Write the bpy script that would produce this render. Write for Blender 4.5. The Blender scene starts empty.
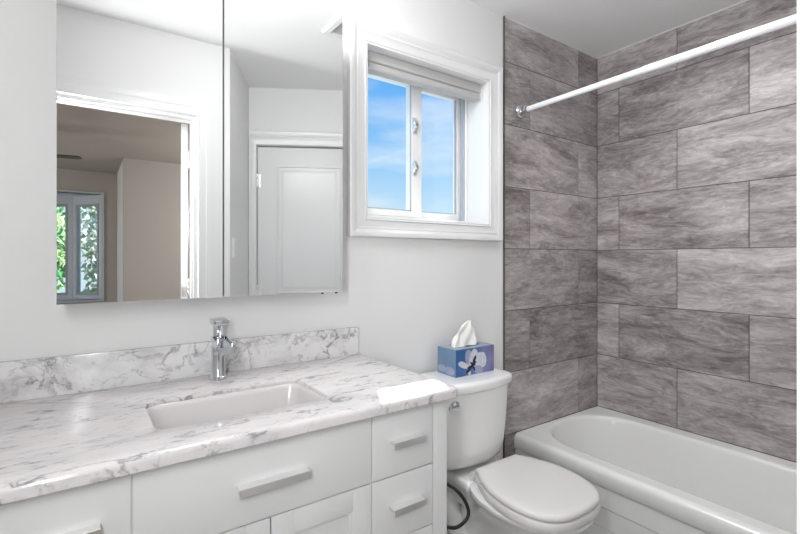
import bpy, bmesh, math, random
from mathutils import Vector, Matrix, noise as mnoise
random.seed(7)
PI = math.pi
C = bpy.context.scene.collection
sc = bpy.context.scene

# ------------------------------------------------------------------ camera
CAMZ = 1.27
YAW = math.radians(35.1242)
cam_d = bpy.data.cameras.new('camera')
cam_d.sensor_width = 36.0
cam_d.lens = 452.386 / 800 * 36.0
cam_d.shift_x = 0.0
cam_d.shift_y = -8.0 / 800
cam_d.clip_start = 0.01
cam = bpy.data.objects.new('camera', cam_d)
C.objects.link(cam)
cam.location = (0, 0, CAMZ)
cam.rotation_euler = (PI / 2, 0, -YAW)
sc.camera = cam

# ------------------------------------------------------------------ world: blue sky with low white cloud
w = bpy.data.worlds.new('sky')
sc.world = w
w.use_nodes = True
nt = w.node_tree
nt.nodes.clear()
N = nt.nodes.new
L = nt.links.new
tc = N('ShaderNodeTexCoord')
sep = N('ShaderNodeSeparateXYZ'); L(tc.outputs['Generated'], sep.inputs[0])
ramp = N('ShaderNodeValToRGB')
cr = ramp.color_ramp
cr.elements[0].position = 0.0; cr.elements[0].color = (.66, .84, .96, 1)
cr.elements[1].position = 1.0; cr.elements[1].color = (.08, .26, .72, 1)
for p, c in ((.08, (.62, .80, .95, 1)), (.2, (.33, .62, .95, 1)), (.36, (.14, .44, .92, 1))):
    e = cr.elements.new(p); e.color = c
L(sep.outputs['Z'], ramp.inputs[0])
mp = N('ShaderNodeMapping'); mp.inputs['Scale'].default_value = (1.6, 1.6, 7.0)
L(tc.outputs['Generated'], mp.inputs[0])
nz = N('ShaderNodeTexNoise'); nz.inputs['Scale'].default_value = 2.2; nz.inputs['Detail'].default_value = 6
L(mp.outputs[0], nz.inputs[0])
cl = N('ShaderNodeMapRange'); cl.inputs['From Min'].default_value = .47; cl.inputs['From Max'].default_value = .75
cl.inputs['To Max'].default_value = .6
L(nz.outputs[0], cl.inputs[0])
mx = N('ShaderNodeMix'); mx.data_type = 'RGBA'
mx.inputs[7].default_value = (.92, .95, 1.0, 1)
L(cl.outputs[0], mx.inputs[0]); L(ramp.outputs[0], mx.inputs[6])
bg = N('ShaderNodeBackground'); bg.inputs[1].default_value = 1.08
L(mx.outputs[2], bg.inputs[0])
wo = N('ShaderNodeOutputWorld'); L(bg.outputs[0], wo.inputs[0])

# ------------------------------------------------------------------ sun (from beyond the window, onto the counter corner)
sd = bpy.data.lights.new('sun', 'SUN')
sd.energy = 9.0
sd.angle = math.radians(.6)
sd.color = (1.0, .97, .93)
sun = bpy.data.objects.new('sun', sd)
C.objects.link(sun)
EL = math.radians(46.0)
dirv = Vector((-.47 * math.cos(EL), -.883 * math.cos(EL), -math.sin(EL)))
sun.rotation_euler = dirv.to_track_quat('-Z', 'Y').to_euler()
sun.location = (2, 5, 6)


def area(name, loc, size, power, col=(1, .985, .965), rot=(0, 0, 0), size_y=None, shape='DISK'):
    d = bpy.data.lights.new(name, 'AREA')
    d.shape = shape; d.size = size
    if size_y: d.size_y = size_y
    d.energy = power; d.color = col
    o = bpy.data.objects.new(name, d)
    o.location = loc; o.rotation_euler = rot
    C.objects.link(o)
    return o


# added fill lights without a seen source: tub ceiling, vanity, doorway, bedroom
COOL = (.98, .99, 1.0)
dl = area('tub_fill_light', (1.95, .75, 2.438), .13, 4.0, col=COOL)
dl.data.spread = math.radians(125)
area('vanity_fill_side', (.36, 1.15, 2.25), .34, 9.5, rot=Vector((2.0, -.95, -1.1)).to_track_quat('-Z', 'Y').to_euler(), size_y=.34, shape='RECTANGLE', col=COOL)  # added fill aimed across at the long tiled wall
area('vanity_fill_down', (.34, 1.25, 2.30), .60, 0.8, rot=(math.radians(-25), 0, 0), size_y=.10, shape='RECTANGLE', col=COOL)
area('uplight_fill', (1.0, .66, 1.65), .8, 0.9, rot=(PI, 0, 0), col=COOL)  # unseen upward fill added to brighten the ceiling, no fixture
area('doorway_fill', (-.19, .085, 1.52), .12, 10.5, rot=Vector((.85, .42, .12)).to_track_quat('-Z', 'Y').to_euler(), size_y=.7, shape='RECTANGLE', col=COOL)  # added fill beside the camera; no lamp stands in the doorway
area('doorway_fill_north', (-.19, .085, 1.45), .12, 2.4, rot=Vector((.25, .95, .0)).to_track_quat('-Z', 'Y').to_euler(), size_y=.7, shape='RECTANGLE', col=COOL)  # second added doorway fill, towards the window wall
pl = bpy.data.lights.new('bedroom_fill', 'POINT')
pl.energy = 55; pl.shadow_soft_size = .15; pl.color = (1, .985, .965)
plo = bpy.data.objects.new('bedroom_fill', pl); C.objects.link(plo); plo.location = (1.95, -2.1, 1.7)  # added bedroom fill, no lamp stands there
plo = bpy.data.objects.new('bedroom_fill_west', pl); C.objects.link(plo); plo.location = (-2.2, -3.0, 1.6)  # same added fill repeated on the other side of the bedroom

vs = sc.view_settings
vs.view_transform = 'Standard'
vs.look = 'None'
vs.exposure = 0.04
vs.gamma = 1.0
vs.use_curve_mapping = False


# ------------------------------------------------------------------ materials
def newmat(name):
    m = bpy.data.materials.new(name)
    m.use_nodes = True
    return m, m.node_tree, m.node_tree.nodes['Principled BSDF']


def pmat(name, col, rough=.5, metal=0.0, bump=0.0, bscale=200.0, coat=0.0, var=0.0, vscale=6.0):
    m, t, b = newmat(name)
    b.inputs['Roughness'].default_value = rough
    b.inputs['Metallic'].default_value = metal
    b.inputs['Coat Weight'].default_value = coat
    tcn = t.nodes.new('ShaderNodeTexCoord')
    n = t.nodes.new('ShaderNodeTexNoise'); n.inputs['Scale'].default_value = vscale; n.inputs['Detail'].default_value = 4
    t.links.new(tcn.outputs['Object'], n.inputs[0])
    r = t.nodes.new('ShaderNodeMix'); r.data_type = 'RGBA'
    r.inputs[6].default_value = (*[c * (1 - var) for c in col], 1)
    r.inputs[7].default_value = (*[min(1, c * (1 + var)) for c in col], 1)
    t.links.new(n.outputs[0], r.inputs[0]); t.links.new(r.outputs[2], b.inputs['Base Color'])
    if bump > 0:
        n2 = t.nodes.new('ShaderNodeTexNoise'); n2.inputs['Scale'].default_value = bscale; n2.inputs['Detail'].default_value = 3
        t.links.new(tcn.outputs['Object'], n2.inputs[0])
        bp = t.nodes.new('ShaderNodeBump'); bp.inputs['Strength'].default_value = bump; bp.inputs['Distance'].default_value = .002
        t.links.new(n2.outputs[0], bp.inputs['Height']); t.links.new(bp.outputs[0], b.inputs['Normal'])
    return m


def emat(name, col, s):
    m, t, b = newmat(name)
    b.inputs['Base Color'].default_value = (*col, 1)
    b.inputs['Emission Color'].default_value = (*col, 1)
    b.inputs['Emission Strength'].default_value = s
    return m


M = {}
M['paint'] = pmat('wall_paint', (.79, .788, .785), .65, bump=.12, bscale=350, var=.008)
M['ceil'] = pmat('ceiling_paint', (.88, .88, .88), .8, bump=.1, bscale=300, var=.008)
M['trim'] = pmat('white_trim_paint', (.77, .77, .77), .32, var=.006)
M['cab'] = pmat('white_cabinet_lacquer', (.73, .73, .73), .34, var=.006)
M['dark'] = pmat('gap_shade_black', (.018, .017, .016), .8)  # near-black colour standing in for shade inside gaps and openings
M['vinyl'] = pmat('white_vinyl', (.88, .88, .88), .3, var=.005)
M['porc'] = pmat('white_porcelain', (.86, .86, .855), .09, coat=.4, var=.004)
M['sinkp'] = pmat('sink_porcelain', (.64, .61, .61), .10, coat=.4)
M['seat'] = pmat('white_seat_plastic', (.74, .72, .715), .22, var=.004)
M['tub'] = pmat('tub_acrylic', (.80, .80, .785), .16, coat=.3, var=.004)
M['chrome'] = pmat('chrome', (.68, .70, .73), .07, 1.0)
M['nickel'] = pmat('brushed_nickel', (.90, .895, .89), .34, 1.0)
M['blind'] = pmat('blind_fabric', (.50, .495, .49), .7, bump=.2, bscale=500, var=.02, vscale=30)
M['rod'] = pmat('white_rod_enamel', (.88, .88, .90), .22, var=.004)
M['hose'] = pmat('black_rubber_hose', (.02, .02, .02), .45)
M['tissue'] = pmat('tissue_paper', (.86, .85, .83), .9, bump=.3, bscale=120)
M['cardtop'] = pmat('tissue_box_top_card', (.30, .36, .42), .5, var=.25, vscale=40)
M['grout'] = pmat('dark_grout', (.085, .072, .068), .9)
M['edge'] = pmat('dark_edge_profile', (.10, .088, .082), .5)
M['floor'] = pmat('grey_floor_tile', (.30, .29, .28), .4, var=.1)
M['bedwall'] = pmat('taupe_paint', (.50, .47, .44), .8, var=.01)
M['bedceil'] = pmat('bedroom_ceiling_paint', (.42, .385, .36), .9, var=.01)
M['carpet'] = pmat('beige_carpet', (.42, .37, .32), .95, bump=.5, var=.08)
M['winblue'] = pmat('shaded_white_vinyl', (.62, .66, .72), .4)  # light frames; the blue-grey of their shade is put into the colour
M['mull'] = pmat('grey_window_mullion', (.40, .43, .47), .5)
M['exterior'] = pmat('grey_exterior_stucco', (.42, .40, .38), .9, bump=.3, var=.05)
M['black'] = pmat('black_rubber', (.03, .03, .03), .6)
M['ventdark'] = pmat('vent_slat_paint', (.55, .54, .53), .6)
M['bark'] = pmat('bark', (.12, .09, .06), .9, bump=.5, bscale=40)
M['lawn'] = pmat('lawn', (.10, .20, .05), .95, bump=.5, var=.3, vscale=3)
M['lamp'] = emat('lamp_diffuser', (1, .97, .93), 2.0)
M['brass'] = pmat('fan_brown', (.07, .05, .045), .5)


def leafmat(name, c1, c2):
    m, t, b = newmat(name)
    tcn = t.nodes.new('ShaderNodeTexCoord')
    n = t.nodes.new('ShaderNodeTexNoise'); n.inputs['Scale'].default_value = 2.5; n.inputs['Detail'].default_value = 3
    t.links.new(tcn.outputs['Object'], n.inputs[0])
    r = t.nodes.new('ShaderNodeValToRGB')
    r.color_ramp.elements[0].position = .35; r.color_ramp.elements[0].color = (*c1, 1)
    r.color_ramp.elements[1].position = .65; r.color_ramp.elements[1].color = (*c2, 1)
    t.links.new(n.outputs[0], r.inputs[0]); t.links.new(r.outputs[0], b.inputs['Base Color'])
    b.inputs['Roughness'].default_value = .6
    return m


M['leaf'] = leafmat('green_leaves', (.12, .45, .18), (.75, .85, .50))
M['leaf2'] = leafmat('pale_leaves', (.40, .48, .34), (.92, .95, .90))

# mirror
m, t, b = newmat('mirror_silver')
b.inputs['Base Color'].default_value = (.93, .935, .93, 1); b.inputs['Metallic'].default_value = 1; b.inputs['Roughness'].default_value = 0.0
M['mirror'] = m

# thin window glass: clear with a fresnel reflection
m, t, b = newmat('window_glass')
t.nodes.remove(b)
out = t.nodes['Material Output']
tr = t.nodes.new('ShaderNodeBsdfTransparent'); tr.inputs[0].default_value = (.97, .985, .98, 1)
gl = t.nodes.new('ShaderNodeBsdfGlossy'); gl.inputs['Roughness'].default_value = .0
lw = t.nodes.new('ShaderNodeLayerWeight'); lw.inputs[0].default_value = .5
pw = t.nodes.new('ShaderNodeMath'); pw.operation = 'POWER'; pw.inputs[1].default_value = 5.0
t.links.new(lw.outputs['Facing'], pw.inputs[0])
fr = t.nodes.new('ShaderNodeMath'); fr.operation = 'MULTIPLY_ADD'; fr.inputs[1].default_value = .6; fr.inputs[2].default_value = .03
t.links.new(pw.outputs[0], fr.inputs[0])
ms = t.nodes.new('ShaderNodeMixShader')
t.links.new(fr.outputs[0], ms.inputs[0]); t.links.new(tr.outputs[0], ms.inputs[1]); t.links.new(gl.outputs[0], ms.inputs[2])
t.links.new(ms.outputs[0], out.inputs[0])
M['glass'] = m


def ramp_node(t, pts):
    r = t.nodes.new('ShaderNodeValToRGB')
    e = r.color_ramp.elements
    e[0].position = pts[0][0]; e[0].color = (*pts[0][1], 1)
    e[1].position = pts[-1][0]; e[1].color = (*pts[-1][1], 1)
    for p, c in pts[1:-1]:
        k = e.new(p); k.color = (*c, 1)
    return r


def marble(name, strength, scale, rot, stretch=1.0, base=(.80, .785, .785), seed=0.0):
    m, t, b = newmat(name)
    n = t.nodes.new; l = t.links.new
    tcn = n('ShaderNodeTexCoord')
    mp = n('ShaderNodeMapping'); mp.inputs['Location'].default_value = (seed, seed * .7, seed * .3)
    mp.inputs['Rotation'].default_value = rot
    mp.inputs['Scale'].default_value = (1, stretch, 1)
    l(tcn.outputs['Object'], mp.inputs[0])
    # distortion
    dn = n('ShaderNodeTexNoise'); dn.inputs['Scale'].default_value = scale * .8; dn.inputs['Detail'].default_value = 5
    l(mp.outputs[0], dn.inputs[0])
    sub = n('ShaderNodeVectorMath'); sub.operation = 'SUBTRACT'; sub.inputs[1].default_value = (.5, .5, .5)
    l(dn.outputs['Color'], sub.inputs[0])
    scv = n('ShaderNodeVectorMath'); scv.operation = 'SCALE'; scv.inputs['Scale'].default_value = .55 / scale * 2
    l(sub.outputs[0], scv.inputs[0])
    add = n('ShaderNodeVectorMath'); add.operation = 'ADD'
    l(mp.outputs[0], add.inputs[0]); l(scv.outputs[0], add.inputs[1])

    def veins(sc_, width, k):
        vn = n('ShaderNodeTexNoise'); vn.inputs['Scale'].default_value = sc_; vn.inputs['Detail'].default_value = 5; vn.inputs['Roughness'].default_value = .55
        l(add.outputs[0], vn.inputs[0])
        v1 = n('ShaderNodeMath'); v1.operation = 'SUBTRACT'; v1.inputs[1].default_value = .5; l(vn.outputs[0], v1.inputs[0])
        v2 = n('ShaderNodeMath'); v2.operation = 'ABSOLUTE'; l(v1.outputs[0], v2.inputs[0])
        mr = n('ShaderNodeMapRange'); mr.inputs['From Min'].default_value = 0; mr.inputs['From Max'].default_value = width
        mr.inputs['To Min'].default_value = k; mr.inputs['To Max'].default_value = 0
        l(v2.outputs[0], mr.inputs[0])
        # break the veins up
        gn = n('ShaderNodeTexNoise'); gn.inputs['Scale'].default_value = sc_ * 1.1; gn.inputs['Detail'].default_value = 3
        l(mp.outputs[0], gn.inputs[0])
        g = n('ShaderNodeMapRange'); g.inputs['From Min'].default_value = .42; g.inputs['From Max'].default_value = .62
        l(gn.outputs[0], g.inputs[0])
        mu = n('ShaderNodeMath'); mu.operation = 'MULTIPLY'
        l(mr.outputs[0], mu.inputs[0]); l(g.outputs[0], mu.inputs[1])
        return mu

    a = veins(scale * .8, .020, 1.15 * strength)
    c = veins(scale * 2.4, .035, .75 * strength)
    # soft grey clouds
    cn = n('ShaderNodeTexNoise'); cn.inputs['Scale'].default_value = scale * 1.3; cn.inputs['Detail'].default_value = 7; cn.inputs['Roughness'].default_value = .62
    l(add.outputs[0], cn.inputs[0])
    cm = n('ShaderNodeMapRange'); cm.inputs['From Min'].default_value = .45; cm.inputs['From Max'].default_value = .75; cm.inputs['To Max'].default_value = .55 * strength
    l(cn.outputs[0], cm.inputs[0])
    s1 = n('ShaderNodeMath'); s1.operation = 'ADD'; l(a.outputs[0], s1.inputs[0]); l(c.outputs[0], s1.inputs[1])
    s2 = n('ShaderNodeMath'); s2.operation = 'ADD'; s2.use_clamp = True
    l(s1.outputs[0], s2.inputs[0]); l(cm.outputs[0], s2.inputs[1])
    r = ramp_node(t, [(0, base), (.35, (.60, .585, .59)), (.75, (.43, .42, .43)), (1, (.30, .295, .30))])
    l(s2.outputs[0], r.inputs[0]); l(r.outputs[0], b.inputs['Base Color'])
    b.inputs['Roughness'].default_value = .13
    return m


M['marble_top'] = marble('carrara_marble_top', .95, 5.5, (0, 0, math.radians(-20)), 2.8, base=(.69, .655, .65), seed=3.9)
M['marble_splash'] = marble('carrara_marble_splash', .9, 7.0, (0, math.radians(-22), 0), 1.0, base=(.80, .79, .80), seed=5.1)

# stone-look tile (each tile's uv is offset, so the figure changes at each joint)
m, t, b = newmat('grey_stone_tile')
n = t.nodes.new; l = t.links.new
uv = n('ShaderNodeUVMap'); uv.uv_map = 'tile'
mp = n('ShaderNodeMapping'); mp.inputs['Scale'].default_value = (1.0, 3.5, 1); mp.inputs['Rotation'].default_value = (0, 0, math.radians(3))
l(uv.outputs[0], mp.inputs[0])
dn = n('ShaderNodeTexNoise'); dn.inputs['Scale'].default_value = 2.2; dn.inputs['Detail'].default_value = 4
l(mp.outputs[0], dn.inputs[0])
sub = n('ShaderNodeVectorMath'); sub.operation = 'SUBTRACT'; sub.inputs[1].default_value = (.5, .5, .5); l(dn.outputs['Color'], sub.inputs[0])
scv = n('ShaderNodeVectorMath'); scv.operation = 'SCALE'; scv.inputs['Scale'].default_value = .45; l(sub.outputs[0], scv.inputs[0])
add = n('ShaderNodeVectorMath'); add.operation = 'ADD'; l(mp.outputs[0], add.inputs[0]); l(scv.outputs[0], add.inputs[1])
n1 = n('ShaderNodeTexNoise'); n1.inputs['Scale'].default_value = 3.0; n1.inputs['Detail'].default_value = 10; n1.inputs['Roughness'].default_value = .66
l(add.outputs[0], n1.inputs[0])
n2 = n('ShaderNodeTexNoise'); n2.inputs['Scale'].default_value = 20; n2.inputs['Detail'].default_value = 8; n2.inputs['Roughness'].default_value = .7
l(add.outputs[0], n2.inputs[0])
mxf = n('ShaderNodeMix'); mxf.data_type = 'FLOAT'; mxf.inputs[0].default_value = .42
l(n1.outputs[0], mxf.inputs[2]); l(n2.outputs[0], mxf.inputs[3])
att = n('ShaderNodeAttribute'); att.attribute_name = 'tone'
ad = n('ShaderNodeMath'); ad.operation = 'ADD'; l(mxf.outputs[0], ad.inputs[0]); l(att.outputs['Fac'], ad.inputs[1])
r = ramp_node(t, [(.35, (.14, .119, .118)), (.44, (.265, .235, .232)), (.53, (.42, .382, .378)), (.66, (.66, .615, .61))])
l(ad.outputs[0], r.inputs[0])
# thin pale cracks
rn = n('ShaderNodeTexNoise'); rn.inputs['Scale'].default_value = 3.6; rn.inputs['Detail'].default_value = 5
l(add.outputs[0], rn.inputs[0])
rs = n('ShaderNodeMath'); rs.operation = 'SUBTRACT'; rs.inputs[1].default_value = .5; l(rn.outputs[0], rs.inputs[0])
ra = n('ShaderNodeMath'); ra.operation = 'ABSOLUTE'; l(rs.outputs[0], ra.inputs[0])
rm = n('ShaderNodeMapRange'); rm.inputs['From Max'].default_value = .018; rm.inputs['To Min'].default_value = .5; rm.inputs['To Max'].default_value = 0
l(ra.outputs[0], rm.inputs[0])
rg = n('ShaderNodeMapRange'); rg.inputs['From Min'].default_value = .5; rg.inputs['From Max'].default_value = .62; l(n2.outputs[0], rg.inputs[0])
rmm = n('ShaderNodeMath'); rmm.operation = 'MULTIPLY'; l(rm.outputs[0], rmm.inputs[0]); l(rg.outputs[0], rmm.inputs[1])
mc = n('ShaderNodeMix'); mc.data_type = 'RGBA'; mc.inputs[7].default_value = (.56, .52, .51, 1)
l(rmm.outputs[0], mc.inputs[0]); l(r.outputs[0], mc.inputs[6]); l(mc.outputs[2], b.inputs['Base Color'])
b.inputs['Roughness'].default_value = .42
bp = n('ShaderNodeBump'); bp.inputs['Strength'].default_value = .25; bp.inputs['Distance'].default_value = .002
l(n2.outputs[0], bp.inputs['Height']); l(bp.outputs[0], b.inputs['Normal'])
M['tile'] = m

# floor tiles
m, t, b = newmat('grey_floor_tiles')
tcn = t.nodes.new('ShaderNodeTexCoord')
br = t.nodes.new('ShaderNodeTexBrick'); br.inputs['Scale'].default_value = 1.0
br.inputs['Brick Width'].default_value = .6; br.inputs['Row Height'].default_value = .3; br.inputs['Mortar Size'].default_value = .002
br.inputs['Color1'].default_value = (.34, .32, .31, 1); br.inputs['Color2'].default_value = (.30, .285, .28, 1); br.inputs['Mortar'].default_value = (.14, .13, .12, 1)
t.links.new(tcn.outputs['Object'], br.inputs[0]); t.links.new(br.outputs[0], b.inputs['Base Color'])
b.inputs['Roughness'].default_value = .35
M['floor'] = m

# printed faces of the tissue box: blue clouds of colour
m, t, b = newmat('tissue_box_print')
n = t.nodes.new; l = t.links.new
tcn = n('ShaderNodeTexCoord')
nn = n('ShaderNodeTexNoise'); nn.inputs['Scale'].default_value = 11; nn.inputs['Detail'].default_value = 2; nn.inputs['Distortion'].default_value = .6
l(tcn.outputs['Object'], nn.inputs[0])
sp = n('ShaderNodeSeparateXYZ'); l(tcn.outputs['Object'], sp.inputs[0])
# the print runs from slate on the left side through deep blue to lilac at the far right
mr = n('ShaderNodeMapRange'); mr.inputs['From Min'].default_value = -.11; mr.inputs['From Max'].default_value = .11; l(sp.outputs['X'], mr.inputs[0])
rr = ramp_node(t, [(0, (.04, .12, .30)), (.2, (.04, .13, .34)), (.55, (.10, .18, .38)), (.72, (.19, .20, .40)), (1, (.17, .16, .34))])
l(mr.outputs[0], rr.inputs[0])
nr = n('ShaderNodeMapRange'); nr.inputs['From Min'].default_value = .45; nr.inputs['From Max'].default_value = .8; nr.inputs['To Max'].default_value = .5
l(nn.outputs[0], nr.inputs[0])
mm = n('ShaderNodeMix'); mm.data_type = 'RGBA'; mm.inputs[7].default_value = (.30, .42, .62, 1)
l(nr.outputs[0], mm.inputs[0]); l(rr.outputs[0], mm.inputs[6]); l(mm.outputs[2], b.inputs['Base Color'])
b.inputs['Roughness'].default_value = .35
M['boxprint'] = m
M['boxside'] = pmat('tissue_box_side_print', (.16, .26, .40), .35, var=.35, vscale=9)
M['petal'] = pmat('printed_pale_petal', (.62, .65, .72), .4, var=.25, vscale=50)
M['petal2'] = pmat('printed_lilac_petal', (.34, .36, .52), .4, var=.25, vscale=40)
M['stamen'] = pmat('printed_dark_stamen', (.02, .015, .04), .5)


# ------------------------------------------------------------------ mesh helpers
def obj(name, bm, mat, parent=None, smooth=True, angle=35, recalc=True):
    if recalc:
        bmesh.ops.recalc_face_normals(bm, faces=bm.faces[:])
    me = bpy.data.meshes.new(name)
    bm.to_mesh(me); bm.free()
    mats = mat if isinstance(mat, (list, tuple)) else [mat]
    for mm_ in mats: me.materials.append(mm_)
    if smooth:
        for p in me.polygons: p.use_smooth = True
        me.set_sharp_from_angle(angle=math.radians(angle))
    o = bpy.data.objects.new(name, me)
    C.objects.link(o)
    if parent: o.parent = parent
    return o


def tag(o, label, cat, group=None, kind=None):
    if label: o['label'] = label
    if cat: o['category'] = cat
    if group: o['group'] = group
    if kind: o['kind'] = kind
    return o


def thing(name, label, cat, loc=(0, 0, 0), rotz=0, group=None):
    o = bpy.data.objects.new(name, None); C.objects.link(o)
    o.location = loc; o.rotation_euler = (0, 0, rotz)
    return tag(o, label, cat, group)


def struct(o):
    o['kind'] = 'structure'
    return o


def sempty(name, loc=(0, 0, 0), rotz=0):
    o = bpy.data.objects.new(name, None); C.objects.link(o)
    o.location = loc; o.rotation_euler = (0, 0, rotz); o['kind'] = 'structure'
    return o


def box(bm, x0, x1, y0, y1, z0, z1, bev=0.0, seg=2, mat=0):
    vs_ = [bm.verts.new(p) for p in ((x0, y0, z0), (x1, y0, z0), (x1, y1, z0), (x0, y1, z0), (x0, y0, z1), (x1, y0, z1), (x1, y1, z1), (x0, y1, z1))]
    fs = [bm.faces.new([vs_[i] for i in q]) for q in ((0, 3, 2, 1), (4, 5, 6, 7), (0, 1, 5, 4), (1, 2, 6, 5), (2, 3, 7, 6), (3, 0, 4, 7))]
    for f_ in fs: f_.material_index = mat
    if bev > 0:
        es = list({e for f_ in fs for e in f_.edges})
        bmesh.ops.bevel(bm, geom=es, offset=bev, segments=seg, profile=.6, affect='EDGES', clamp_overlap=True)
    return bm


def B(*a, **k):
    return box(bmesh.new(), *a, **k)


def loft(bm, loops, cap0=True, cap1=True, closed=True):
    """loops: list of lists of points with equal counts"""
    rows = [[bm.verts.new(p) for p in lp] for lp in loops]
    nn_ = len(rows[0])
    for a_, b_ in zip(rows[:-1], rows[1:]):
        for i in range(nn_ if closed else nn_ - 1):
            j = (i + 1) % nn_
            bm.faces.new((a_[i], a_[j], b_[j], b_[i]))
    if cap0: bm.faces.new(rows[0][::-1])
    if cap1: bm.faces.new(rows[-1])
    return rows


def circle(cx, cy, z, r, n=24, axis='z'):
    out_ = []
    for i in range(n):
        a_ = 2 * PI * i / n
        c_, s_ = r * math.cos(a_), r * math.sin(a_)
        if axis == 'z': out_.append((cx + c_, cy + s_, z))
        elif axis == 'y': out_.append((cx + c_, z, cy + s_))
        else: out_.append((z, cx + c_, cy + s_))
    return out_


def lathe(bm, prof, cx=0, cy=0, n=28, axis='z', cap=True):
    """prof: (radius, height along axis)"""
    return loft(bm, [circle(cx, cy, h, max(r_, 1e-4), n, axis) for r_, h in prof], cap, cap)


def rrect(x0, x1, y0, y1, z, r, n=8, rb=None):
    """rounded rectangle; r radius of all corners (or per corner list: x1y1, x0y1, x0y0, x1y0)"""
    rs_ = r if isinstance(r, (list, tuple)) else [r] * 4
    pts = []
    for k, (cx_, cy_, a0) in enumerate(((x1, y1, 0), (x0, y1, 90), (x0, y0, 180), (x1, y0, 270))):
        rr_ = rs_[k]
        sx = -1 if k in (0, 3) else 1
        sy = -1 if k in (0, 1) else 1
        ox, oy = cx_ + sx * rr_, cy_ + sy * rr_
        for i in range(n + 1):
            a_ = math.radians(a0 + 90 * i / n)
            pts.append((ox + rr_ * math.cos(a_), oy + rr_ * math.sin(a_), z))
    return pts


def tube(bm, pts, r, n=12, cap=True):
    P = [Vector(p) for p in pts]
    rows = []
    up = Vector((0, 0, 1))
    t0 = (P[1] - P[0]).normalized()
    nrm = t0.cross(up)
    if nrm.length < .1: nrm = t0.cross(Vector((1, 0, 0)))
    nrm.normalize()
    for i, p in enumerate(P):
        if i == 0: tt = t0
        elif i == len(P) - 1: tt = (P[-1] - P[-2]).normalized()
        else: tt = ((P[i + 1] - P[i]).normalized() + (P[i] - P[i - 1]).normalized()).normalized()
        nrm = (nrm - tt * nrm.dot(tt)).normalized()
        bn = tt.cross(nrm)
        rr_ = r[i] if isinstance(r, (list, tuple)) else r
        rows.append([tuple(p + (nrm * math.cos(2 * PI * k / n) + bn * math.sin(2 * PI * k / n)) * rr_) for k in range(n)])
    loft(bm, rows, cap, cap)
    return bm


def spline(pts, m_=8):
    """catmull-rom through pts"""
    P = [Vector(p) for p in pts]
    P = [P[0] * 2 - P[1]] + P + [P[-1] * 2 - P[-2]]
    o_ = []
    for i in range(1, len(P) - 2):
        for k in range(m_):
            t_ = k / m_
            a_, b_, c_, d_ = P[i - 1], P[i], P[i + 1], P[i + 2]
            o_.append(.5 * ((2 * b_) + (c_ - a_) * t_ + (2 * a_ - 5 * b_ + 4 * c_ - d_) * t_ ** 2 + (3 * b_ - a_ - 3 * c_ + d_) * t_ ** 3))
    o_.append(P[-2])
    return o_


def xform(bm, mtx):
    bmesh.ops.transform(bm, matrix=mtx, verts=bm.verts[:])
    return bm


def wall_seg(bm, p0, p1, th, z0, z1, holes=()):
    """wall from p0 to p1 whose visible face is the line, thickness th to its right-hand side (negative: left); holes: (s0,s1,z0,z1)"""
    p0 = Vector(p0); p1 = Vector(p1); d = (p1 - p0); ln = d.length; d.normalize()
    nrm = Vector((d.y, -d.x)) * th
    ss = sorted({0, ln, *[v for h in holes for v in h[:2]]})
    zz = sorted({z0, z1, *[v for h in holes for v in h[2:]]})
    ss = [s_ for s_ in ss if -1e-6 <= s_ <= ln + 1e-6]

    def solid(i, j):
        if i < 0 or j < 0 or i >= len(ss) - 1 or j >= len(zz) - 1: return False
        sm, zm = (ss[i] + ss[i + 1]) / 2, (zz[j] + zz[j + 1]) / 2
        return not any(h[0] < sm < h[1] and h[2] < zm < h[3] for h in holes)
    cache = {}

    def v(i, j, side):
        k = (i, j, side)
        if k not in cache:
            q = p0 + d * ss[i] + (nrm if side else Vector((0, 0)))
            cache[k] = bm.verts.new((q.x, q.y, zz[j]))
        return cache[k]
    for i in range(len(ss) - 1):
        for j in range(len(zz) - 1):
            if not solid(i, j): continue
            for sd_ in (0, 1):
                bm.faces.new((v(i, j, sd_), v(i + 1, j, sd_), v(i + 1, j + 1, sd_), v(i, j + 1, sd_)))
            if not solid(i - 1, j): bm.faces.new((v(i, j, 0), v(i, j + 1, 0), v(i, j + 1, 1), v(i, j, 1)))
            if not solid(i + 1, j): bm.faces.new((v(i + 1, j, 0), v(i + 1, j + 1, 0), v(i + 1, j + 1, 1), v(i + 1, j, 1)))
            if not solid(i, j - 1): bm.faces.new((v(i, j, 0), v(i + 1, j, 0), v(i + 1, j, 1), v(i, j, 1)))
            if not solid(i, j + 1): bm.faces.new((v(i, j + 1, 0), v(i + 1, j + 1, 0), v(i + 1, j + 1, 1), v(i, j + 1, 1)))
    return bm


def casing_ring(bm, x0, x1, z0, z1, wdt, y, out, prof, open_bottom=False):
    """moulded picture-frame casing round an opening x0..x1,z0..z1 in plane y; out = direction (-1 toward smaller y).
    prof: list of (fraction across from the opening, protrusion)"""
    rows = []
    for fr_, pr in prof:
        o_ = fr_ * wdt
        yy = y + out * pr
        if open_bottom:
            rows.append([(x0 - o_, yy, z0), (x0 - o_, yy, z1 + o_), (x1 + o_, yy, z1 + o_), (x1 + o_, yy, z0)])
        else:
            rows.append([(x0 - o_, yy, z0 - o_), (x0 - o_, yy, z1 + o_), (x1 + o_, yy, z1 + o_), (x1 + o_, yy, z0 - o_)])
    loft(bm, rows, False, False, closed=not open_bottom)
    return bm


CPROF = [(0, .0), (0, .012), (.05, .016), (.10, .012), (.16, .013), (.42, .016), (.50, .019), (.58, .018), (.70, .022), (.80, .026), (.95, .027), (1, .024), (1, .0)]

DPROF = [(f_, min(p_, .020)) for f_, p_ in CPROF]

NW, EW, CEIL = 1.512, 2.4826, 2.4515
TX = EW - .803            # where the tile begins on the window wall

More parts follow.
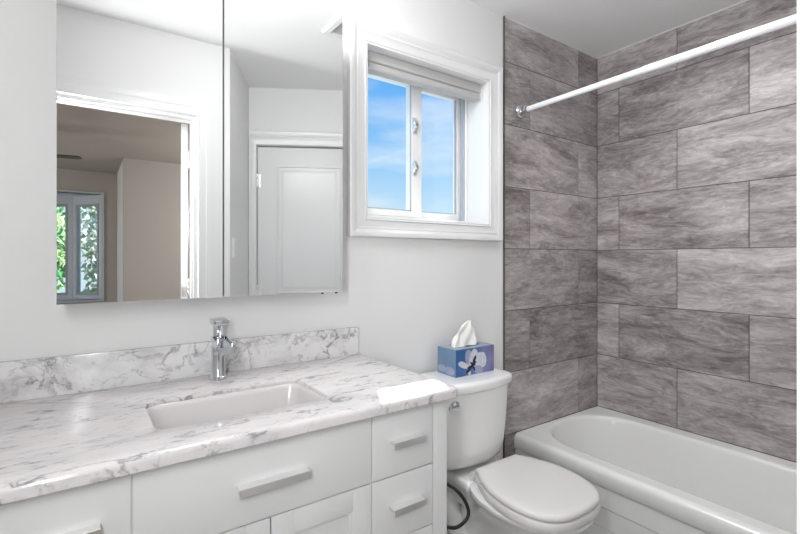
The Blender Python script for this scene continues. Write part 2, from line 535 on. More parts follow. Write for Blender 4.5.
# ------------------------------------------------------------------ room shell
struct(obj('floor', B(-.42, 2.62, -.62, 1.73, -.1, 0), M['floor'], smooth=False))
struct(obj('ceiling', B(-.42, 2.70, .0, 1.80, CEIL, CEIL + .1), M['ceil'], smooth=False))
bm = bmesh.new()      # ceiling of the door nook
vv = [(.68, .0), (2.70, .0), (2.70, -.80), (.72, -.80)]
loft(bm, [[(x, y, CEIL) for x, y in vv], [(x, y, CEIL + .1) for x, y in vv]])
struct(obj('ceiling_nook', bm, M['ceil'], smooth=False))
# window wall
WX0, WX1, WZ0, WZ1 = .897, 1.572, 1.427, 2.109
bm = bmesh.new()
wall_seg(bm, (-.42, NW), (TX, NW), -.24, 0, CEIL, [(WX0 + .42, WX1 + .42, WZ0, WZ1)])
struct(obj('wall_back', bm, M['paint'], smooth=False))
struct(obj('wall_left', B(-.42, -.32, .109, NW, 0, CEIL), M['paint'], smooth=False))


# tiled walls of the tub alcove
def tile_wall(name, origin, du, length, jointsA, jointsB, base_u, z_lines, backing, corner=0.0):
    """origin: Vector at u=0 on the finished face; du: unit vector along; normal = into the room"""
    bm_ = bmesh.new()
    lay = bm_.loops.layers.uv.new('tile')
    tone = bm_.faces.layers.float.new('tone')
    du = Vector(du); up = Vector((0, 0, 1))
    nrm = Vector(backing)      # pointing out of the room
    g, c_ = .0011, .0012
    for k in range(len(z_lines) - 1):
        zt, zb = z_lines[k], z_lines[k + 1]
        js = [0] + [j for j in (jointsA if k % 2 else jointsB) if 0 < j < length] + [length]
        for a_, b_ in zip(js[:-1], js[1:]):
            off = (random.uniform(0, 60), random.uniform(0, 60))
            tn = random.uniform(-.045, .045)
            o_ = [(a_ + g, zb + g), (b_ - g, zb + g), (b_ - g, zt - g), (a_ + g, zt - g)]
            i_ = [(a_ + g + c_, zb + g + c_), (b_ - g - c_, zb + g + c_), (b_ - g - c_, zt - g - c_), (a_ + g + c_, zt - g - c_)]
            vo = [bm_.verts.new(Vector(origin) + du * u + up * z_ + nrm * .0022) for u, z_ in o_]
            vi = [bm_.verts.new(Vector(origin) + du * u + up * z_) for u, z_ in i_]
            faces = [(bm_.faces.new(vi), i_)]
            for q in range(4):
                r_ = (q + 1) % 4
                faces.append((bm_.faces.new((vo[q], vo[r_], vi[r_], vi[q])), [o_[q], o_[r_], i_[r_], i_[q]]))
            for f_, cs in faces:
                f_[tone] = tn
                for lp, (u, z_) in zip(f_.loops, cs): lp[lay].uv = (u + off[0], z_ + off[1])
    # grout bed and body of the wall
    z0, z1 = z_lines[-1], z_lines[0]
    q = [Vector(origin) - du * corner + nrm * .0018, Vector(origin) + du * length + nrm * .0018]
    t_ = nrm * .15
    pts = [q[0], q[1], q[1] + t_, q[0] + t_]
    lo = [bm_.verts.new((p.x, p.y, z0)) for p in pts]; hi = [bm_.verts.new((p.x, p.y, z1)) for p in pts]
    fs = [bm_.faces.new(lo), bm_.faces.new(hi)] + [bm_.faces.new((lo[i], lo[(i + 1) % 4], hi[(i + 1) % 4], hi[i])) for i in range(4)]
    for f_ in fs: f_.material_index = 1
    # face tiles into the room
    for f_ in bm_.faces:
        if f_.material_index == 0:
            f_.normal_update()
            if f_.normal.dot(nrm) > 0: f_.normal_flip()
    return struct(obj(name, bm_, [M['tile'], M['grout']], smooth=False, recalc=False))


R0 = CAMZ + .9661
ZL = [CEIL] + [R0 - .305 * k for k in range(0, 7)] + [.10, 0.0]
tile_wall('wall_right', (EW, NW, 0), (0, -1, 0), NW + .02, [.1326, .7426, 1.3526], [.4376, 1.0476], 0, ZL, (1, 0, 0))
tile_wall('wall_alcove', (EW, NW, 0), (-1, 0, 0), .803, [.6047], [.1842, .7942], 0, ZL, (0, 1, 0), corner=.15)
tile_wall('wall_alcove_end', (EW, -.02, 0), (-1, 0, 0), .70, [.3], [.1, .6], 0, ZL, (0, -1, 0), corner=.15)
# dark metal edge profile where the tile stops, and the pale paint bead beside it
struct(obj('trim_1', B(TX - .004, TX + .001, NW - .009, NW, 0, CEIL - .001, bev=.0008), M['edge']))
# thin caulk lines at the ceiling
struct(obj('trim_2', B(EW - .004, EW, .0, NW - .001, CEIL - .004, CEIL, bev=.0005), M['trim']))
struct(obj('trim_3', B(TX, EW - .005, NW - .004, NW, CEIL - .004, CEIL, bev=.0005), M['trim']))

# doorway wall and its angled nook
DX0, DX1, DZ = -.27, .5065, 2.036
bm = bmesh.new()
wall_seg(bm, (-.42, .109), (.68, .109), .109, 0, CEIL, [(DX0 + .42, DX1 + .42, -.01, DZ)])
struct(obj('wall_front', bm, M['paint'], smooth=False))
P0 = Vector((.941, -.409)); DD = Vector((.8709, .4914)).normalized(); PE = P0 + DD * 1.0
bm = bmesh.new(); wall_seg(bm, (.68, .109), tuple(P0), .05, 0, CEIL)
struct(obj('wall_nook', bm, M['paint'], smooth=False))
CS0, CS1, CZ = .054, .766, 2.052
bm = bmesh.new(); wall_seg(bm, tuple(P0 - DD * .05), tuple(PE), .11, 0, CEIL, [(CS0 + .05, CS1 + .05, -.01, CZ)])
struct(obj('wall_closet', bm, M['paint'], smooth=False))


def rotz_empty_matrix(p, d):
    return Matrix.Translation((p.x, p.y, 0)) @ Matrix.Rotation(math.atan2(d.y, d.x), 4, 'Z')


# casings (trim): local x along wall, room on +y side for front wall
bm = bmesh.new(); casing_ring(bm, DX0 + .005, DX1 + .005, 0, DZ + .004, .085, .109, 1, DPROF, open_bottom=True)
struct(obj('trim_4', bm, M['trim'], angle=25))
bm = bmesh.new(); casing_ring(bm, DX0 + .005, DX1 - .005, 0, DZ - .004, .085, 0, -1, CPROF, open_bottom=True)
struct(obj('trim_5', bm, M['trim'], angle=25))
# jamb lining with stop
bm = bmesh.new()
box(bm, DX1 - .014, DX1 - .0005, 0.002, .108, 0, DZ - .014); box(bm, DX0 + .0005, DX0 + .014, .002, .108, 0, DZ - .014); box(bm, DX0 + .0005, DX1 - .0005, .002, .108, DZ - .014, DZ - .0005)
box(bm, DX1 - .024, DX1 - .014, .05, .085, 0, DZ - .024, bev=.002); box(bm, DX0 + .014, DX1 - .014, .05, .085, DZ - .026, DZ - .014, bev=.002)
struct(obj('trim_6', bm, M['trim'], angle=25))
MC = rotz_empty_matrix(P0, DD)
bm = bmesh.new(); casing_ring(bm, CS0 - .001, CS1 + .001, 0, CZ + .001, .05, 0, 1, CPROF, open_bottom=True)
# the head and right side are wider than the squeezed left side
for v_ in bm.verts:
    if v_.co.x > CS1: v_.co.x = CS1 + (v_.co.x - CS1) * 1.75
    if v_.co.z > CZ + .0005: v_.co.z = CZ + (v_.co.z - CZ) * 1.9
xform(bm, MC)
struct(obj('trim_7', bm, M['trim'], angle=25))
bm = bmesh.new(); box(bm, CS0, CS1, -.105, -.045, 0, CZ - .0, 0)
xform(bm, MC)


# panelled door leaf: local x along leaf, y thickness, z up
def door_leaf(bm, wd, ht, th, stile, rails, panel_in=.006):
    box(bm, 0, wd, -th, 0, 0, ht, bev=.0015)
    for (za, zb) in rails:
        x0, x1 = stile, wd - stile
        for side, ys in ((1, 0), (-1, -th)):
            rows = []
            for ins, dep in ((0, -.0002), (.001, .004), (.006, .0075), (.012, .007), (.018, .001), (.034, .001), (.040, .0035), (.050, .0055), (.054, .0055)):
                yy = ys + side * dep
                rows.append([(x0 + ins, yy, za + ins), (x1 - ins, yy, za + ins), (x1 - ins, yy, zb - ins), (x0 + ins, yy, zb - ins)])
            loft(bm, rows, False, True)
    return bm


def hinge_bm(h=.09, leaf_x=1):
    b_ = bmesh.new()
    lathe(b_, [(.0065, -h / 2), (.0075, -h / 2 + .002), (.0075, -h / 6), (.0068, -h / 6 + .001), (.0075, -h / 6 + .002), (.0075, h / 6), (.0068, h / 6 + .001), (.0075, h / 6 + .002), (.0075, h / 2 - .002), (.005, h / 2 + .004)], n=14)
    return b_


# closet door (closed)
d2 = sempty('door_2', (P0.x + DD.x * (CS0 + .004), P0.y + DD.y * (CS0 + .004), .008), math.atan2(DD.y, DD.x))
bm = bmesh.new(); door_leaf(bm, CS1 - CS0 - .008, CZ - .016, .035, .125, [(1.02, 1.912), (.22, .88)])
xform(bm, Matrix.Translation((0, -.004, 0)))
obj('leaf', bm, M['trim'], d2, angle=20)
for z in (1.80, 1.035, .25):
    bm = hinge_bm(); xform(bm, Matrix.Translation((-.001, .006, z)))
    box(bm, .0, .022, -.0035, -.0012, z - .045, z + .045)
    obj('hinge', bm, M['nickel'], d2)
bm = bmesh.new(); lathe(bm, [(.028, -.004), (.028, .002), (.012, .006), (.010, .03), (.024, .04), (.028, .052), (.022, .062), (.006, .066)], cx=CS1 - CS0 - .07, cy=.93, axis='y')
obj('knob', bm, M['nickel'], d2)
# dark sheet painted for the shade behind the closed closet door
bm = bmesh.new(); wall_seg(bm, (CS0 - .03, -.112), (CS1 + .03, -.112), .02, 0, CZ + .02); xform(bm, MC)
struct(obj('closet_shade_sheet', bm, M['dark'], smooth=False))

# bathroom door, swung out into the bedroom, seen edge-on in the mirror
A = math.radians(-90 + 12)
d1 = sempty('door_1', (.487, -.022, .01), A)
bm = bmesh.new(); door_leaf(bm, .745, 2.015, .035, .12, [(1.02, 1.88), (.22, .88)])
obj('leaf', bm, M['trim'], d1, angle=20)
for z in (1.815, 1.10, .22):
    bm = hinge_bm(.095); xform(bm, Matrix.Translation((-.006, .004, z)))
    # leaf plate let into the door edge, with its screws
    box(bm, -.0022, -.0004, -.033, .002, z - .047, z + .047, bev=.0005)
    for dz in (-.032, 0, .032):
        lathe(bm, [(.0045, -.0030), (.0045, -.0020)], cx=-.018 + (.007 if dz == 0 else 0), cy=z + dz, n=10, axis='x')
    obj('hinge', bm, M['nickel'], d1)
bm = bmesh.new(); lathe(bm, [(.028, -.002), (.028, .004), (.012, .008), (.010, .03), (.024, .04), (.028, .052), (.022, .062), (.006, .066)], cx=.68, cy=.93, axis='y')
obj('knob', bm, M['nickel'], d1)

# baseboards
bm = bmesh.new(); box(bm, .88, TX - .006, NW - .014, NW, 0, .10, bev=.003)
struct(obj('baseboard_back', bm, M['trim']))
bm = bmesh.new(); box(bm, CS1 + .10, .995, 0, .014, 0, .10, bev=.003); xform(bm, MC)
struct(obj('baseboard_closet', bm, M['trim']))

# light switch on the nook side wall (seen in the mirror)
sdir = (P0 - Vector((.68, .109))).normalized()
sw = thing('light_switch', 'white light switch plate on the narrow angled wall beside the panelled door', 'light switch', (0, 0, 0))
sw.matrix_world = Matrix.Translation((.68 + sdir.x * .10, .109 + sdir.y * .10, 1.335)) @ Matrix.Rotation(math.atan2(sdir.y, sdir.x), 4, 'Z')
obj('plate', B(-.036, .036, 0.0002, .006, -.058, .058, bev=.002), M['vinyl'], sw)
obj('rocker', B(-.016, .016, .006, .0095, -.033, .033, bev=.0015), M['trim'], sw)

# ------------------------------------------------------------------ bathroom window
w1 = sempty('window_1')
bm = bmesh.new(); casing_ring(bm, WX0 - .0, WX1 + .0, WZ0, WZ1, .078, NW, -1, CPROF)
for v_ in bm.verts:
    if v_.co.z < WZ0: v_.co.z = WZ0 + (v_.co.z - WZ0) * .92
obj('window_casing', bm, M['trim'], w1, angle=25)
# jamb lining
FY = 1.642   # inner face of the vinyl frame
bm = bmesh.new()
for a in ((WX0, WX0 + .006, WZ0, WZ1), (WX1 - .006, WX1, WZ0, WZ1), (WX0 + .006, WX1 - .006, WZ0, WZ0 + .006), (WX0 + .006, WX1 - .006, WZ1 - .006, WZ1)):
    box(bm, a[0], a[1], NW - .012, FY + .003, a[2], a[3])
obj('window_jamb', bm, M['trim'], w1, smooth=False)
# vinyl frame
IX0, IX1, IZ0, IZ1 = WX0 + .006, WX1 - .006, WZ0 + .006, WZ1 - .006


def ring(bm, x0, x1, z0, z1, wl, wr, wb, wt, y0, y1, bev=.002):
    box(bm, x0, x0 + wl, y0, y1, z0, z1, bev=bev); box(bm, x1 - wr, x1, y0, y1, z0, z1, bev=bev)
    box(bm, x0 + wl - .0005, x1 - wr + .0005, y0, y1, z0, z0 + wb, bev=bev); box(bm, x0 + wl - .0005, x1 - wr + .0005, y0, y1, z1 - wt, z1, bev=bev)
    return bm


bm = bmesh.new(); ring(bm, IX0, IX1, IZ0, IZ1, .022, .012, .024, .026, FY, FY + .085)
obj('window_frame', bm, M['vinyl'], w1)
# left (inner) sash and right (outer) sash
GZ0, GZ1 = 1.493, 2.054
bm = bmesh.new(); ring(bm, IX0 + .010, 1.284, IZ0 + .026, IZ1 - .018, .022, .056, .028, .020, FY + .010, FY + .040)
s1 = obj('sash', bm, M['vinyl'], w1)
obj('pane', B(IX0 + .030, 1.230, FY + .024, FY + .027, 1.483, 2.075), M['glass'], s1, smooth=False)
obj('gasket', ring(bmesh.new(), IX0 + .0315, 1.2285, 1.4895, 2.0735, .003, .003, .003, .003, FY + .014, FY + .023, bev=0), M['mull'], s1, smooth=False)
bm = bmesh.new(); ring(bm, 1.240, IX1 - .0125, IZ0 + .0245, IZ1 - .020, .05, .020, .032, .020, FY + .046, FY + .074)
s2 = obj('sash', bm, M['vinyl'], w1)
obj('pane', B(1.288, IX1 - .031, FY + .058, FY + .061, 1.49, 2.073), M['glass'], s2, smooth=False)
obj('gasket', ring(bmesh.new(), 1.290, IX1 - .0328, 1.4935, 2.0705, .003, .007, .003, .003, FY + .048, FY + .057, bev=0), M['mull'], s2, smooth=False)
# outer track upright between the sash and the frame
obj('track', B(IX1 - .017, IX1 - .0125, FY + .008, FY + .040, IZ0 + .027, IZ1 - .028, bev=.001), M['mull'], w1)
for z in (1.874, 1.686):
    bm = bmesh.new()
    box(bm, 1.228, 1.250, FY - .002, FY + .010, z - .034, z + .034, bev=.004)
    box(bm, 1.231, 1.247, FY - .010, FY - .001, z - .022, z + .022, bev=.004)
    lathe(bm, [(.0085, FY - .018), (.0105, FY - .014), (.0105, FY - .004)], cx=1.239, cy=z, n=16, axis='y')
    q = bmesh.new(); box(q, -.006, .006, -.018, -.011, -.006, .034, bev=.003)
    xform(q, Matrix.Translation((1.239, FY, z)) @ Matrix.Rotation(math.radians(-28), 4, 'Y'))
    me_ = bpy.data.meshes.new('t'); q.to_mesh(me_); q.free(); bm.from_mesh(me_); bpy.data.meshes.remove(me_)
    lk = obj('sash_lock', bm, M['nickel'], w1)
    lk['label'] = 'brushed metal sash lock'
# roller blind rolled up at the head of the recess
rb = thing('roller_blind', 'pale grey blind raised to the top of the bathroom window recess', 'blind', (1.25, 1.575, 2.11))
bx0, bx1 = IX0 + .002, IX1 - .004
bm = bmesh.new()
# moulded fascia (profile in y-z), extruded along x
prof = [(1.558, 2.1100), (1.5535, 2.104), (1.553, 2.072), (1.5555, 2.068), (1.562, 2.066), (1.562, 2.0625), (1.5555, 2.060), (1.5545, 2.042), (1.558, 2.036), (1.572, 2.035), (1.600, 2.036), (1.602, 2.1100)]
loft(bm, [[(bx0 + .004, y, z) for y, z in prof], [(bx1 - .004, y, z) for y, z in prof]])
xform(bm, Matrix.Translation((-1.25, -1.585, -2.116)))
obj('fascia', bm, M['blind'], rb, angle=20)
for xx in (bx0, bx1 - .0038):
    bm = B(xx, xx + .0038, 1.551, 1.604, 2.034, 2.1105, bev=.001); xform(bm, Matrix.Translation((-1.25, -1.585, -2.116)))
    obj('end_cap', bm, M['trim'], rb)
# exterior sill and wall reveal colour seen past the glass
obj('exterior_reveal', B(WX1 - .001, WX1 + .0005, FY + .087, 1.752, WZ0, WZ1), M['exterior'], w1, smooth=False)

# ------------------------------------------------------------------ mirror cabinet
MY = 1.3675; MX0, MX1, MC_, MZ0, MZ1 = -.0500, .7246, .3362, 1.1594, 2.0997
mcab = thing('mirror_cabinet', 'frameless two-door mirrored medicine cabinet on the wall above the sink', 'mirror cabinet', ((MX0 + MX1) / 2, NW, MZ0))
T = Matrix.Translation((-(MX0 + MX1) / 2, -NW, -MZ0))
bm = B(MX0 + .004, MX1 - .004, MY + .022, NW - .0005, MZ0 + .002, MZ1 - .002, bev=.001); xform(bm, T)
obj('body', bm, M['cab'], mcab)
for k, (a, b_) in enumerate(((MX0, MC_ - .0022), (MC_ + .0022, MX1))):
    bm = B(a, b_, MY + .0035, MY + .020, MZ0, MZ1, bev=.001); xform(bm, T)
    dr = obj('door', bm, M['cab'] if k else M['cab'], mcab)
    bm = B(a, b_, MY, MY + .0034, MZ0, MZ1, bev=.0005, seg=1); xform(bm, T)
    obj('mirror_glass', bm, M['mirror'], dr, smooth=False)
# dark strip painting the shade in the gap between the doors
bm = B(MC_ - .0021, MC_ + .0021, MY + .008, MY + .0215, MZ0 + .003, MZ1 - .003); xform(bm, T)
obj('gap_shade', bm, M['dark'], mcab, smooth=False)
for xx in (.655, .706):
    bm = bmesh.new(); lathe(bm, [(.0035, MZ0 - .006), (.0045, MZ0 - .004), (.0045, MZ0 + .001)], cx=xx, cy=MY + .012, n=12); xform(bm, T)
    bp_ = obj('door_bumper', bm, M['black'], mcab); bp_['label'] = 'small black bumper'

# ------------------------------------------------------------------ vanity
FYV = .978     # face of the drawer fronts
VX0, VX1 = -.170, .852
van = thing('vanity_cabinet', 'white bathroom vanity with flat drawer fronts and panelled doors under the marble top', 'vanity', ((VX0 + VX1) / 2, 1.25, 0))
T = Matrix.Translation((-(VX0 + VX1) / 2, -1.25, 0))
bm = bmesh.new()
YB, YF = NW - .002, FYV + .020
box(bm, VX0, VX0 + .018, YF, YB, .0, .8795); box(bm, VX1 - .018, VX1, YF, YB, .0, .8795)        # sides
box(bm, VX0 + .018, VX1 - .018, YB - .012, YB, .10, .8795)                                    # back
box(bm, VX0 + .018, VX1 - .018, YF, YB - .012, .10, .118)                                     # bottom
box(bm, .590, .608, YF, YB - .012, .118, .8795); box(bm, .069, .087, YF, YB - .012, .118, .8795)
box(bm, VX0 + .018, VX1 - .018, YF + .05, YF + .065, 0, .10)                                   # toe board
xform(bm, T); obj('body', bm, M['cab'], van, smooth=False)
bm = bmesh.new()      # face frame: posts, top rail, bottom rail
YS = FYV + .001
for a in ((VX0, -.1205, 0, .8795), (.8015, VX1, 0, .8795)):
    box(bm, a[0], a[1], YS, YF - .0003, a[2], a[3], bev=.0012)
box(bm, -.1203, .8013, YS, YF - .0003, .8705, .8795, bev=.001)
box(bm, -.1203, .8013, YS, YF - .0003, .10, .150, bev=.001)
box(bm, .5985, .6025, YS + .004, YF - .0003, .150, .8700); box(bm, .0745, .0785, YS + .004, YF - .0003, .150, .8700)
xform(bm, T); obj('face_frame', bm, M['cab'], van)
bm = B(-.1200, .8010, YF - .006, YF - .0005, .151, .870); xform(bm, T)  # dark board painting the shade between the drawer and door fronts
obj('shadow_gap', bm, M['dark'], van, smooth=False)
G = .0016


def front(name, x0, x1, z0, z1, shaker=False):
    bm_ = bmesh.new()
    yb = YF - .0065
    if not shaker:
        box(bm_, x0 + G, x1 - G, FYV, yb, z0 + G, z1 - G, bev=.0012)
    else:
        s_ = .052
        X0, X1, Z0, Z1 = x0 + G, x1 - G, z0 + G, z1 - G
        box(bm_, X0, X0 + s_, FYV, yb, Z0, Z1, bev=.0012); box(bm_, X1 - s_, X1, FYV, yb, Z0, Z1, bev=.0012)
        box(bm_, X0 + s_, X1 - s_, FYV, yb, Z0, Z0 + s_, bev=.0012); box(bm_, X0 + s_, X1 - s_, FYV, yb, Z1 - s_, Z1, bev=.0012)
        box(bm_, X0 + s_ - .001, X1 - s_ + .001, FYV + .009, yb, Z0 + s_ - .001, Z1 - s_ + .001)
        # bead step round the panel
        rows = []
        for ins, yy in ((0, FYV + .003), (.005, FYV + .0035), (.009, FYV + .0085)):
            rows.append([(X0 + s_ + ins, yy, Z0 + s_ + ins), (X1 - s_ - ins, yy, Z0 + s_ + ins), (X1 - s_ - ins, yy, Z1 - s_ - ins), (X0 + s_ + ins, yy, Z1 - s_ - ins)])
        loft(bm_, rows, False, False)
    xform(bm_, T)
    return obj(name, bm_, M['cab'], van)


def pull(x0, x1, z, parent, vertical=False):
    bm_ = bmesh.new()
    # flat bar turned out over a recessed grip, on two feet
    h = .0085
    prof_ = [(FYV - .024, z + h - .001), (FYV - .023, z + h), (FYV - .003, z + h), (FYV - .0005, z + h), (FYV - .0005, z + h - .0035), (FYV - .020, z + h - .0035), (FYV - .020, z - h), (FYV - .024, z - h)]
    loft(bm_, [[(x0, y, zz) for y, zz in prof_], [(x1, y, zz) for y, zz in prof_]])
    for xx in (x0 + .012, x1 - .020):
        box(bm_, xx, xx + .008, FYV - .021, FYV, z - h + .003, z + h - .003, bev=.001)
    xform(bm_, T)
    return obj('handle', bm_, M['nickel'], parent, angle=25)


ZT = .8695
f1 = front('drawer', -.1195, .0765, .702, ZT); pull(-.073, .027, .787, f1)
f2 = front('drawer', .0765, .6005, .702, ZT); pull(.266, .424, .783, f2)
f3 = front('drawer', .6005, .8005, .702, ZT); pull(.655, .756, .789, f3)
f4 = front('drawer', .6005, .8005, .533, .702); pull(.655, .757, .617, f4)
f5 = front('drawer', .6005, .8005, .152, .533); pull(.655, .757, .36, f5)
f6 = front('drawer', -.1195, .0765, .533, .702); pull(-.073, .027, .617, f6)
f7 = front('drawer', -.1195, .0765, .152, .533); pull(-.073, .027, .36, f7)
f8 = front('door', .0765, .3405, .152, .702, True)
bm = B(.305, .317, FYV - .024, FYV - .012, .52, .62, bev=.001); box(bm, .308, .314, FYV - .013, FYV, .53, .54); box(bm, .308, .314, FYV - .013, FYV, .60, .61); xform(bm, T); obj('handle', bm, M['nickel'], f8)
f9 = front('door', .3405, .6005, .152, .702, True)
bm = B(.366, .378, FYV - .024, FYV - .012, .52, .62, bev=.001); box(bm, .369, .375, FYV - .013, FYV, .53, .54); box(bm, .369, .375, FYV - .013, FYV, .60, .61); xform(bm, T); obj('handle', bm, M['nickel'], f9)

# countertop with sink cut-out
top = thing('countertop', 'grey-veined white marble vanity top with a backsplash and a cut-out sink', 'countertop', (.345, 1.23, .88))
T = Matrix.Translation((-.345, -1.23, -.88))
CX0, CX1, CY0, CY1, CZT, CZB = -.190, .872, .945, NW - .001, .910, .880
SX0, SX1, SY0, SY1 = .128, .532, 1.068, 1.298
bm = bmesh.new()
outer = []
rc = [.002, .002, .012, .018]
n_ = 6
for ins, z in ((.003, CZB), (.0, CZB + .003), (.0, CZT - .012), (.0015, CZT - .006), (.005, CZT - .002), (.011, CZT)):
    lp = rrect(CX0 + ins, CX1 - ins, CY0 + ins, CY1 - min(ins, .001), z, [max(.001, r_ - ins * .3) for r_ in rc], n_)
    outer.append(lp)
ro = loft(bm, outer, False, False)
inner = []
for ins, z in ((-.004, CZT), (-.001, CZT - .0015), (.0, CZT - .004), (.0, CZT - .011)):
    inner.append(rrect(SX0 + ins, SX1 - ins, SY0 + ins, SY1 - ins, z, .035 - ins, n_))
for ins, z in ((-.022, CZT - .011), (-.022, CZB)):
    inner.append(rrect(SX0 + ins, SX1 - ins, SY0 + ins, SY1 - ins, z, .05, n_))
ri = loft(bm, inner, False, False)


def fill_between(bm_, a_, b_):
    """quads between two corresponding loops with equal counts"""
    k = len(a_)
    for i in range(k):
        j = (i + 1) % k
        bm_.faces.new((a_[i], a_[j], b_[j], b_[i]))


fill_between(bm, ro[-1], ri[0]); fill_between(bm, ro[0], ri[-1])
xform(bm, T); obj('slab', bm, M['marble_top'], top, angle=30)
bm = B(CX0, .858, NW - .021, NW - .001, CZT + .0002, 1.0115, bev=.0015); xform(bm, T)
obj('backsplash', bm, M['marble_splash'], top)

# undermount sink
sink = thing('sink', 'white rectangular undermount basin below the marble top', 'sink', (.33, 1.183, .74))
T = Matrix.Translation((-.33, -1.183, -.74))
bm = bmesh.new()
rows = []
for ins, z, r_ in ((-.016, CZT - .0115, .045), (.000, CZT - .0116, .036), (.003, CZT - .014, .036), (.006, CZT - .024, .036), (.012, .835, .038), (.022, .785, .045), (.034, .757, .055), (.055, .744, .06), (.085, .740, .03)):
    rows.append(rrect(SX0 + ins, SX1 - ins, SY0 + ins, SY1 - ins, z, r_, 8))
loft(bm, rows, False, True)
# outer shell below
rows2 = [rrect(SX0 + ins, SX1 - ins, SY0 + ins, SY1 - ins, z, r_, 8) for ins, z, r_ in ((-.016, CZT - .0115, .045), (-.016, CZB - .012, .045), (-.004, CZB - .014, .04), (.006, .78, .05), (.03, .738, .05), (.08, .728, .03))]
loft(bm, rows2, False, True)
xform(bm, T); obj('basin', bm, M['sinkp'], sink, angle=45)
bm = bmesh.new(); lathe(bm, [(.024, .7402), (.024, .7425), (.018, .7430), (.016, .7412), (.012, .7412)], cx=.33, cy=1.183); xform(bm, T)
obj('drain', bm, M['chrome'], sink)

# faucet
FX, FYY = .337, 1.430
fa = thing('faucet', 'chrome single-lever tap with a flat open spout behind the sink', 'faucet', (FX, FYY, CZT))
bm = bmesh.new()
lathe(bm, [(.0265, 0), (.0265, .004), (.0225, .0075), (.0200, .013), (.0195, .09), (.0200, .112), (.0200, .125)], n=32)
obj('body', bm, M['chrome'], fa)
bm = bmesh.new()       # spout: an open flat channel, sloping gently down to its lip
rows = []
for yy, zt, hh, hw in ((.016, .127, .020, .0185), (-.014, .127, .022, .0215), (-.055, .122, .023, .0220), (-.100, .115, .024, .0225)):
    rows.append([(-hw, yy, zt - hh), (hw, yy, zt - hh), (hw, yy, zt), (hw - .003, yy, zt), (hw - .003, yy, zt - .006), (-hw + .003, yy, zt - .006), (-hw + .003, yy, zt), (-hw, yy, zt)])
loft(bm, rows)
obj('spout', bm, M['chrome'], fa, angle=30)
bm = bmesh.new()
lathe(bm, [(.0150, .121), (.0155, .124), (.0155, .158), (.0165, .160), (.0165, .164)], n=32)
obj('cartridge', bm, M['chrome'], fa)
bm = bmesh.new(); box(bm, -.022, .022, -.034, .022, .1645, .181, bev=.003, seg=3)
xform(bm, Matrix.Translation((0, 0, .1645)) @ Matrix.Rotation(math.radians(3), 4, 'X') @ Matrix.Translation((0, 0, -.1645)))
obj('lever', bm, M['chrome'], fa)

# ------------------------------------------------------------------ toilet
TC = 1.320
toi = thing('toilet', 'white two-piece toilet with closed lid between vanity and bathtub', 'toilet', (TC, 1.20, 0))


def egg(hw, yf, yb, z, n=40, pw=2.3, mid=.56, rear_w=1.0):
    """plan outline: y from yb (rear) to yf (front tip); widest at mid"""
    pts = []
    ym = yb + (yf - yb) * mid
    for i in range(n):
        a_ = 2 * PI * i / n
        cx_, sy_ = math.cos(a_), math.sin(a_)
        x = hw * math.copysign(abs(cx_) ** (2 / pw), cx_)
        if sy_ < 0:  # front
            y = ym + (yf - ym) * abs(sy_) ** (2 / 2.05)
        else:
            y = ym + (yb - ym) * abs(sy_) ** (2 / 3.2)
            x *= 1 - (1 - rear_w) * (abs((y - ym) / (yb - ym)) ** 2.0)
        pts.append((x, y, z))
    return pts


TY = 1.20
bm = bmesh.new()
rows = []
# (half width, front, back, z, rear narrowing)
for hw, yf, yb, z, rw in ((.108, .985, 1.44, .0, .95), (.110, .98, 1.445, .012, .95), (.098, .995, 1.44, .05, .92), (.086, 1.02, 1.43, .13, .9), (.088, 1.01, 1.42, .19, .88), (.102, .968, 1.41, .25, .74),
                          (.122, .925, 1.39, .30, .60), (.144, .886, 1.36, .345, .54), (.163, .862, 1.33, .378, .54), (.174, .849, 1.32, .400, .66), (.179, .843, 1.31, .412, .70), (.178, .844, 1.31, .420, .70), (.170, .852, 1.30, .4225, .70)):
    rows.append([(x, y - TY, z) for x, y, z in egg(hw + (.004 if z > .39 else 0), yf - (.004 if z > .39 else 0), yb, z - (.001 if z > .4 else 0), rear_w=rw, mid=.52)])
loft(bm, rows)
obj('bowl', bm, M['porc'], toi, angle=50)
# rear deck that carries the tank
bm = bmesh.new()
rows = []
for ins, z in ((.035, .30), (.020, .35), (.006, .385), (.0, .396), (.0, .416), (.004, .422), (.012, .4245)):
    a_ = [(x, y, z) for x, y, z in rrect(-.122 + ins, .122 - ins, 1.240 + ins - TY, 1.495 - TY, z, .02, 6)]
    a_ = [(x * (1 + .10 * max(0, (1.36 - TY - y) / .12)), y, z_) for x, y, z_ in a_]
    rows.append(a_)
loft(bm, rows)
obj('deck', bm, M['porc'], toi, angle=50)
# trapway bulge down the side of the pedestal
bm = bmesh.new()
for s_ in (-1, 1):
    pts = spline([(s_ * .060, .16, .34), (s_ * .080, .19, .27), (s_ * .086, .15, .19), (s_ * .088, .07, .13), (s_ * .080, -.02, .10)], 6)
    tube(bm, pts, [.02 + .022 * math.sin(PI * min(1, (i + 1) / len(pts))) for i in range(len(pts))], 14)
obj('trapway', bm, M['porc'], toi, angle=60)
for s_ in (-1, 1):
    bm = bmesh.new(); lathe(bm, [(.016, 0.0), (.016, .012), (.012, .022), (.004, .026)], cx=s_ * .118, cy=.10, n=18)
    obj('bolt_cap', bm, M['porc'], toi)
# seat and lid
LHW, LF, LB = .181, .836, 1.243


HALF = [(.0, 1.240), (.05, 1.240), (.104, 1.240), (.114, 1.237), (.121, 1.222), (.146, 1.178), (.170, 1.120), (.1815, 1.050), (.181, .985), (.166, .922), (.136, .874), (.095, .847), (.050, .8365), (.0, .8345)]


